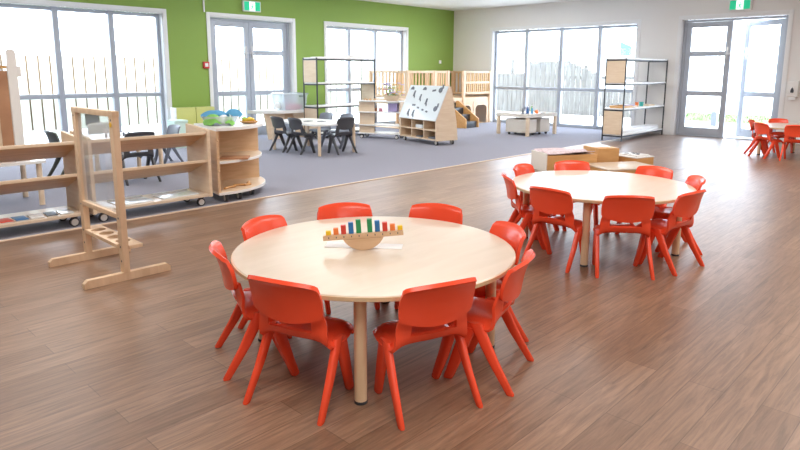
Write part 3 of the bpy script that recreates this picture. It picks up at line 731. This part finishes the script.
for k in range(44):
    a, r = rr.uniform(0, 6.28), rr.uniform(.02, .27); hz = rr.uniform(.10, .32)
    st = MB().tube([(r * .4 * cos(a), r * .4 * sin(a), .06), (r * cos(a), r * sin(a), hz)], .003, 6).build('flower_stem', 'leaf', fv)
    o = MB()
    for q in range(5): o.ball((r * cos(a) + 0.022 * cos(q * 1.257), r * sin(a) + .022 * sin(q * 1.257), hz), .018, (1, 1, .5), 1)
    o.build('flower_head', ['purple', 'paper', 'purple', 'pinkm', 'paper', 'purple', 'orange_wood'][k % 7], st)
o = thing('craft_box', 'lilac box on the second board of the open shelf', 'box', (*onou(.64, .16), .490), aou)
MB().span((-.09, -.07, 0), (.09, .07, .15), .006).build('body', 'purple', o); MB().span((-.094, -.074, .15), (.094, .074, .165), .004).build('lid', 'whiteboard', o)
for k, m in enumerate(('slate', 'brownboard', 'pinkm')):
    tag(place(MB().box((0, 0, .03), (.055, .05, .06), 0, .012).build('toy_car', m), (*onou(.20 + .10 * k, .14), .490), aou), '%s small toy on the second board of the open shelf' % ('grey', 'brown', 'pink')[k], 'toy', 'small toys on the open shelf')

mbx = math.atan2(6.63 - 7.69, 7.79 - 8.03)      # front edge runs from (8.03,7.69) to (7.79,6.63)
mb = thing('magnetic_board_unit', 'mobile cubby unit with a sloping white magnetic board and plywood sides', 'display unit', (7.97, 7.73, 0), mbx)
L = 1.085
for x in (0, L - .022):
    MB().prism([(0, .075), (.45, .075), (.42, .40), (.30, .965), (.235, .965), (.0, .415)], (x, 0, 0), (0, 1, 0), (0, 0, 1), .022).build('side_panel', 'pale_ply', mb)
for z in (.08, .235, .395): MB().span((.022, .005, z), (L - .022, .42, z + .02), .002).build('cubby_shelf', 'pale_ply', mb)
MB().span((.022, .24, .10), (L - .022, .26, .395)).build('cubby_back', 'ply', mb)
for k in (1, 2): MB().span((L * k / 3 - .01, .006, .10), (L * k / 3 + .01, .24, .395)).build('divider', 'pale_ply', mb)
for x in (.07, L - .07):
    for y in (.06, .39): castor(mb, x, y, .040)
p0, p1 = Vector((0, -.012, .405)), Vector((0, .245, .965)); sl = (p1 - p0).normalized(); slen = (p1 - p0).length
MB().prism([(-.004, 0), (L + .004, 0), (L + .004, slen), (-.004, slen)], p0, (1, 0, 0), sl, .016).build('white_board', 'whiteboard', mb)
mmb = Matrix.Translation((7.97, 7.73, 0)) @ Matrix.Rotation(mbx, 4, 'Z')
nrm = Vector((1, 0, 0)).cross(sl)
R = Matrix((Vector((1, 0, 0)), sl, nrm)).transposed().to_4x4()
mags = [(.10, .90, 'a'), (.44, .90, 'c'), (.86, .88, 'h'), (.20, .72, 'd'), (.40, .62, 'e'), (.70, .86, 'f'), (.60, .50, 'd'), (.30, .40, 'f'), (.44, .33, 'b'), (.58, .28, 'b'), (.70, .24, 'b'), (.22, .16, 'd'), (.36, .14, 'e'), (.90, .34, 'h')]
names = ['top left corner', 'top centre', 'top right corner', 'upper left', 'middle', 'upper right beside the corner piece', 'right of centre', 'left of centre, wide', 'centre, under the wide one', 'small, centre right', 'small, lower centre right', 'lower left edge', 'lower left, second from the edge', 'lower right, round']
for (x, v, sh), nm in zip(mags, names):
    o = MB(); rr = random.Random(int(x * 100 + v * 10))
    if sh in 'de':
        o.box((0, 0, 0), (.035, .06, .006), rr.uniform(-.2, .2), .002); o.box((0, .045, 0), (.028, .028, .006), 0, .002); o.box((.022, -.03, 0), (.02, .045, .006), .5, .002)
    elif sh in 'ac':
        o.prism([(-.045, -.02), (.045, -.02), (.03, .015), (0, .03), (-.03, .015)], (0, 0, -.003), (1, 0, 0), (0, 1, 0), .006)
    elif sh == 'h':
        o.cyl((0, 0, -.003), (0, 0, .003), .04, n=14); o.box((.03, .05, 0), (.03, .06, .006), .2, .002)
    else: o.box((0, 0, 0), (.075 if sh == 'f' else .045, .026, .006), rr.uniform(-.25, .25), .002)
    o = o.build('board_magnet', 'slate'); o.scale = (1.25, 1.2, 1)
    o.matrix_world = mmb @ (Matrix.Translation(p0 + sl * (slen * v) + Vector((x * L, 0, 0)) + nrm * .0195) @ R @ Matrix.Diagonal((1.25, 1.2, 1, 1)))
    tag(o, 'dark grey magnet on the sloping white board, %s' % nm, 'magnet', 'magnets on the white board')
def onmb(x, y): return mmb @ Vector((x, y, 0))
for i, (x, z, m, w_, h_, lb) in enumerate(((.54, .255, 'whiteboard', .20, .06, 'pale box in the upper middle cubby of the magnetic board unit'), (.90, .10, 'slate', .18, .03, 'grey flat folder in the lower right cubby of the magnetic board unit'), (.52, .10, 'slate', .16, .02, 'grey flat folder in the lower middle cubby of the magnetic board unit'))):
    p = onmb(x, .12); o = MB().box((0, 0, h_ / 2), (w_, .16, h_), 0, .004).build('folder' if i else 'paper_box', m); place(o, (p.x, p.y, z), mbx); tag(o, lb, 'box' if not i else 'folder')

# ------------------------------------------------------------------ timber play loft in the far corner
lf = thing('play_loft', 'timber play loft with slatted railings and arched fronts in the far corner', 'play loft', (10.35, 9.55, 0))
x0, x1, yf, yb, zd, zt = -.85, 2.02, -.55, .58, .62, 1.20
MB().span((x0, yf, zd - .10), (x1, yb, zd), .004).build('deck', 'pine_light', lf)
def rail(a, b, z0, z1, n, mid=False):
    a, b = Vector(a), Vector(b); ax = (b - a).normalized(); rz = math.atan2(ax.y, ax.x); Ln = (b - a).length
    f = MB()
    for z in ((z0, z1) if not mid else (z0, (z0 + z1) / 2, z1)): f.box(((a + b) / 2).to_tuple()[:2] + (z,), (Ln, .035, .05), rz, .004)
    for p in (a + ax * .02, b - ax * .02): f.box((p.x, p.y, (z0 + z1) / 2), (.04, .033, z1 - z0 + .03), rz, .003)
    o = f.build('railing', 'pine_light', lf)
    s = MB()
    for k in range(n):
        p = a + ax * Ln * (k + .5) / n; s.box((p.x, p.y, (z0 + z1) / 2), (.034, .018, z1 - z0), rz)
    s.build('slats', 'pine', o)
rail((x0, yf, 0), (-.03, yf, 0), zd + .06, zt, 8); rail((.03, yf, 0), (.42, yf, 0), zd + .06, zt, 5); rail((1.05, yf, 0), (x1, yf, 0), zd + .10, zt, 13, True)
rail((x0, yb, 0), (x1, yb, 0), zd + .06, zt, 26); rail((x0, yf, 0), (x0, yb, 0), zd + .06, zt, 10); rail((x1, yf, 0), (x1, yb, 0), zd + .06, zt, 10)
for x in (x0, 0, .45, 1.02, x1):
    for y in (yf, yb): MB().box((x, y, zt / 2 + .015), (.06, .06, zt + .03), 0, .005).build('post', 'pine_light', lf)
def arch_front(xa, xb):
    w2, hz, hw, ah, r = (xb - xa) / 2, zd - .10, (xb - xa) / 2 - .075, .43, .10
    cx = (xa + xb) / 2
    inner = [(-hw, .0), (-hw, ah - r)] + [(-hw + r - r * cos(rad(a)), ah - r + r * sin(rad(a))) for a in range(15, 91, 15)] + [(hw - r + r * sin(rad(a)), ah - r + r * cos(rad(a))) for a in range(0, 91, 15)] + [(hw, 0)]
    MB().prism([(-w2, 0)] + inner + [(w2, 0), (w2, hz), (-w2, hz)], (cx, yf + .01, 0.003), (1, 0, 0), (0, 0, 1), .02).build('arched_front', 'pine_light', lf)
arch_front(.82, 1.38); arch_front(1.40, 1.99)
MB().span((.45, yb - .03, 0.003), (x1, yb - .01, zd - .10)).build('back_panel', 'orange_wood', lf)
MB().span((x0 + .02, yf + .03, 0.003), (x1 - .02, yb - .03, .012)).build('floor_panel', 'pine', lf)
st = thing('play_steps', 'honey wood stair with sloping sides and grey treads leading up to the play loft', 'steps', (10.85, 8.965, 0))
for x in (-.23, .21): MB().prism([(0, .0), (-.64, .0), (-.64, .19), (-.58, .23), (-.06, .56), (0, .56)], (x, 0, 0.003), (0, 1, 0), (0, 0, 1), .03).build('side_panel', 'orange_wood', st)
for k in range(3):
    MB().span((-.20, -.60 + .19 * k, .003), (.21, -.60 + .19 * (k + 1), .14 * (k + 1)), .004).build('step', 'charcoal', st)

tag(MB().box((11.907, GY - .006, 1.443), (.08, .012, .08), 0, .003).build('light_switch', 'trim'), 'small white switch plate on the green wall above the play loft', 'switch')

# ------------------------------------------------------------------ low play table with bins by the white-wall window
lt = thing('play_table', 'low pale play table with rolling bins under it, before the white-wall window', 'table', (10.14, 6.47, 0), rad(-6))
W_, D_ = .84, .72
MB().span((-.03, -.03, .35), (W_ + .03, D_ + .05, .402), .006).build('tabletop', 'bin', lt)
o = MB()
for a, b in (((-.03, -.03), (W_ + .03, -.015)), ((-.03, D_ + .015), (W_ + .03, D_ + .03)), ((-.03, -.03), (-.015, D_ + .03)), ((W_ + .015, -.03), (W_ + .03, D_ + .03))): o.span((*a, .402), (*b, .418), .002)
o.build('edge_lip', 'bin', lt)
for x in (0, W_):
    for y in (0, D_): MB().box((x, y, .175), (.055, .055, .35), 0, .004).build('leg', 'pale_ply', lt)
mlt = Matrix.Translation((10.14, 6.47, 0)) @ Matrix.Rotation(rad(-6), 4, 'Z')
for k, (x, y, wx, wy, lb) in enumerate(((.05, .06, .30, .52, 'cream rolling bin under the play table, left one'), (.46, .06, .30, .52, 'cream rolling bin under the play table, right one'))):
    p = mlt @ Vector((x, y, 0)); bn_ = thing('rolling_bin', lb, 'bin', (p.x, p.y, 0), rad(-6), 'bins under the play table')
    o = MB(); t_ = .014
    o.span((0, 0, .05), (wx, wy, .064)); o.span((0, 0, .05), (wx, t_, .315), .003); o.span((0, wy - t_, .05), (wx, wy, .315), .003); o.span((0, 0, .05), (t_, wy, .315), .003); o.span((wx - t_, 0, .05), (wx, wy, .315), .003)
    o.build('bin_body', 'bin', bn_)
    for cx in (.05, wx - .05):
        for cy in (.05, wy - .05): MB().cyl((cx - .011, cy, .024), (cx + .011, cy, .024), .024).build('castor', 'rubber', bn_)
rr = random.Random(5)
for k, (x, y, r, hh, m, nm) in enumerate(((.30, .25, .022, .15, 'blu', 'blue'), (.36, .32, .020, .16, 'purple', 'lilac'), (.42, .24, .020, .13, 'skyblue', 'sky blue'), (.26, .34, .018, .12, 'slate', 'grey'), (.48, .30, .018, .16, 'leaf', 'green'))):
    p = mlt @ Vector((x, y, .402)); o = thing('bottle', '%s bottle standing among toys on the low play table' % nm, 'bottle', p, 0, 'bottles on the play table')
    MB().lathe([(r, 0), (r, hh * .65), (r * .5, hh * .8), (r * .5, hh * .9)], n=14).build('body', m, o); MB().cyl((0, 0, hh * .9), (0, 0, hh), r * .6).build('cap', 'paper', o)
p = mlt @ Vector((.46, .16, .402)); tag(place(MB().ball((0, 0, .04), .04).build('toy_ball', 'org'), p), 'orange ball on the low play table', 'ball')
p = mlt @ Vector((.18, .22, .402)); o = thing('wire_rack', 'small grey wire rack on the low play table', 'rack', p, .2)
f = MB()
for z in (.01, .12):
    for a, b in (((-.08, -.05), (.08, -.05)), ((.08, -.05), (.08, .05)), ((.08, .05), (-.08, .05)), ((-.08, .05), (-.08, -.05))): f.tube([(*a, z), (*b, z)], .004, 6)
f.build('wire_frame', 'slate', o)
for a in ((-.08, -.05), (.08, -.05), (.08, .05), (-.08, .05)): MB().cyl((*a, 0), (*a, .13), .004, n=8).build('upright', 'slate', o)
for k in range(3):
    p = mlt @ Vector((.60 + .07 * k, .12 + .1 * (k % 2), .402)); tag(place(MB().box((0, 0, .009), (.07, .05, .018), .3 * k, .004).build('toy_tile', ('slate', 'paper', 'whiteboard')[k]), p), '%s flat tile at the right of the low play table' % ('grey', 'white', 'pale blue')[k], 'tile')

# ------------------------------------------------------------------ wooden play boxes behind the second table
ab = rad(-31)
A0 = Vector((6.60, 3.93, 0))
def boxpt(u, v): return (A0.x + u * cos(ab) - v * sin(ab), A0.y + u * sin(ab) + v * cos(ab))
pb = thing('play_box', 'open wooden play box with a pale end panel and a woven mat laid on it', 'box', A0, ab)
f = MB(); Lb, Db, Hb = .70, .40, .235
f.span((.015, 0, 0.0), (Lb, .02, Hb - .03), .003); f.span((.015, Db - .02, 0), (Lb, Db, Hb - .03), .003); f.span((Lb - .02, .02, 0), (Lb, Db - .02, Hb - .03)); f.span((.015, .02, 0), (Lb - .02, Db - .02, .02))
f.build('body', 'orange_wood', pb); MB().span((0, 0, 0), (.015, Db, Hb - .005), .003).build('end_panel', 'bin', pb)
f = MB().span((.02, .02, Hb - .05), (Lb - .02, Db - .02, Hb - .032)).build('inner_tray', 'brownboard', pb)
wm = MB().grid(lambda u, v: ((u + 1) / 2 * .62, v * .42, .012 + .012 * sin(4 * u + 2) * sin(3 * v) + .010 * sin(9 * v + 2 * u)), 24, 16, .008).build('woven_mat', 'woven')
tag(place(wm, (*boxpt(.04, 0.0), Hb - .012), ab), 'pink and white woven mat lying on the pale ended play box', 'mat')
pc = thing('play_box', 'plain taller wooden play box behind the low platform', 'box', (*boxpt(.79, .13), 0), ab)
MB().span((0, 0, 0), (.30, .36, .255), .004).build('body', 'orange_wood', pc); MB().span((.03, .12, .255), (.27, .33, .262), .002).build('lid', 'melamine', pc)
pl = thing('play_platform', 'low wooden platform with pale glossy top, between second table and play boxes', 'platform', (*boxpt(.50, -.56), 0), ab)
MB().span((0, 0, 0), (.72, .545, .085), .004).build('body', 'orange_wood', pl); MB().span((-.006, -.006, .085), (.726, .551, .102), .004).build('top', 'laminate', pl)
pd = thing('play_box', 'low wooden play box with pale top, rightmost of the play boxes', 'box', (*boxpt(1.27, .02), 0), ab + rad(16))
MB().span((0, 0, 0), (.34, .40, .125), .004).build('body', 'orange_wood', pd); MB().span((-.004, -.004, .125), (.344, .404, .138), .003).build('top', 'melamine', pd)
qx, qy = boxpt(1.27 + .12, .02 + .22)
pt = thing('pattern_tray', 'shallow tray with black and white pattern on the rightmost play box', 'tray', (qx, qy, .1385), ab + rad(16))
MB().span((-.12, -.14, 0), (.12, .14, .02), .004).build('tray', 'melamine', pt)
f = MB(); rr = random.Random(2)
for k in range(18): f.box((rr.uniform(-.09, .09), rr.uniform(-.11, .11), .021), (.04, .02, .003), rr.uniform(0, 3))
f.build('pattern', 'dark', pt)

# ------------------------------------------------------------------ signs and fittings
def exit_sign(name_loc, rz, label, w=.37, hgt=.19):
    t = thing('exit_sign', label, 'sign', name_loc, rz)              # local: faces -y
    MB().span((-w / 2, -.055, 0), (w / 2, 0, hgt), .012).build('casing', 'signbody', t)
    for s in (-1, 1): MB().span((min(s * .165, s * .06), -.059, .018), (max(s * .165, s * .06), -.054, hgt - .018), .002).build('green_panel', 'signgreen', t)
    MB().span((-.06, -.058, .018), (.06, -.054, hgt - .018), .002).build('white_panel', 'signwhite', t)
    m = MB()                                                           # running figure
    def limb(a, b, wd):
        a, b = Vector(a), Vector(b); d = (b - a).normalized(); q = Vector((-d.y, d.x)) * wd / 2
        m.prism([a + q, a - q, b - q, b + q], (0, -.0592, 0), (1, 0, 0), (0, 0, 1), .0012)
    limb((.004, .108), (-.004, .070), .020); limb((-.004, .074), (.020, .052), .011); limb((.020, .054), (.012, .030), .010)
    limb((-.004, .072), (-.018, .052), .011); limb((-.018, .054), (-.040, .048), .010); limb((.002, .106), (.026, .092), .008); limb((.026, .092), (.036, .106), .008)
    limb((.002, .106), (-.022, .100), .008); limb((-.022, .100), (-.028, .082), .008)
    m.prism([(.012 + .011 * cos(rad(a)), .126 + .011 * sin(rad(a))) for a in range(0, 360, 30)], (0, -.0592, 0), (1, 0, 0), (0, 0, 1), .0012)
    m.build('running_figure', 'signgreen', t)
    return t
exit_sign((6.56, GY, 2.275), 0, 'green and white running figure exit sign above the green wall glass door')
exit_sign((WX, 3.625, 2.29), -PI / 2, 'green and white running figure exit sign above the white wall glass doors')
cp = thing('fire_call_point', 'red fire call point on the green wall beside the glass door', 'call point', (5.60, GY, 1.25))
MB().span((-.055, -.04, 0), (.055, 0, .115), .008).build('casing', 'firered', cp); MB().span((-.03, -.044, .03), (.03, -.038, .09), .003).build('press_panel', 'paper', cp)
tag(MB().span((5.605, GY - .02, 2.21), (5.632, GY, CH), .004).build('cable_conduit', 'trim'), 'white vertical cable conduit on the green wall above the call point', 'conduit')
so = thing('soap_dispenser', 'white wall dispenser with a dark window, right of the open glass door', 'dispenser', (WX, 2.665, .80))
MB().span((-.10, -.085, 0), (0, .085, .26), .02).build('casing', 'melamine', so)
MB().prism([(-.022, .07), (.022, .07), (.026, .10), (.016, .135), (0, .16), (-.016, .135), (-.026, .10)], (-.104, 0, 0), (0, -1, 0), (0, 0, 1), .004).build('level_window', 'dark', so)
MB().span((-.085, -.05, -.05), (-.02, .05, 0), .01).build('nozzle', 'paper', so)

# ------------------------------------------------------------------ light
wd = bpy.data.worlds.new('World'); scn.world = wd; wd.use_nodes = True
bg = wd.node_tree.nodes['Background']; bg.inputs['Color'].default_value = (0.78, 0.885, 1.0, 1); bg.inputs['Strength'].default_value = 8.5
s = bpy.data.lights.new('sun', 'SUN'); s.energy = 8.0; s.angle = rad(1); s.color = (1, .96, .9)
so_ = bpy.data.objects.new('sun', s); C.objects.link(so_); so_.rotation_euler = (rad(42), 0, 0)
def portal(x, y, rz, w, h):
    l = bpy.data.lights.new('window_portal', 'AREA'); l.shape = 'RECTANGLE'; l.size = w; l.size_y = h; l.cycles.is_portal = True
    o = bpy.data.objects.new('window_portal', l); C.objects.link(o); o.location = (x, y, h / 2)
    o.rotation_euler = (PI / 2, 0, rz)
for a, b, z0, z1 in OG: portal((a + b) / 2, GY + TH + .02, PI, b - a, z1)
for a, b, z0, z1 in OW: portal(WX + TH + .02, (a + b) / 2, PI / 2, b - a, z1)
for x, y, e in ((0.5, 0.5, 60), (4.5, 0.5, 60), (8.5, 0.5, 60), (0.5, 4.2, 60), (4.5, 4.2, 60), (8.5, 4.2, 60), (2.5, 8, 45), (6.5, 8, 45), (10, 8, 45), (0, -3, 60), (5, -3, 60), (10, -3, 60)):
    l = bpy.data.lights.new('ceiling_lamp', 'AREA'); l.shape = 'RECTANGLE'; l.size = 1.6; l.size_y = 1.6; l.energy = e * 0.95; l.color = (1, .97, .93)
    o = bpy.data.objects.new('ceiling_lamp', l); C.objects.link(o); o.location = (x, y, CH - .01)

# ------------------------------------------------------------------ camera
cam = bpy.data.cameras.new('camera'); co = bpy.data.objects.new('camera', cam); C.objects.link(co); scn.camera = co
F, TILT, ROLL, PY, PHI = 622.8, .1777, .0028, 183.74, .8011
cam.sensor_width = 36; cam.lens = F / 800 * 36; cam.shift_y = -(225 - PY) / 800
yaw = PHI - PI / 2                       # heading sin(PHI), cos(PHI)
heading = math.atan2(cos(PHI), sin(PHI)) - PI / 2
co.location = (0, 0, 1.2)
co.matrix_world = Matrix.Translation((0, 0, 1.2)) @ Matrix.Rotation(heading, 4, 'Z') @ Matrix.Rotation(PI / 2 - TILT, 4, 'X') @ Matrix.Rotation(ROLL, 4, 'Z')

scn.view_settings.view_transform = 'Standard'; scn.view_settings.look = 'None'
scn.view_settings.exposure = 0.16; scn.view_settings.gamma = 1.0; scn.view_settings.use_curve_mapping = False
scn.cycles.use_denoising = True; scn.cycles.max_bounces = 10; scn.cycles.diffuse_bounces = 5; scn.cycles.transparent_max_bounces = 16
scn.cycles.caustics_reflective = False; scn.cycles.caustics_refractive = False
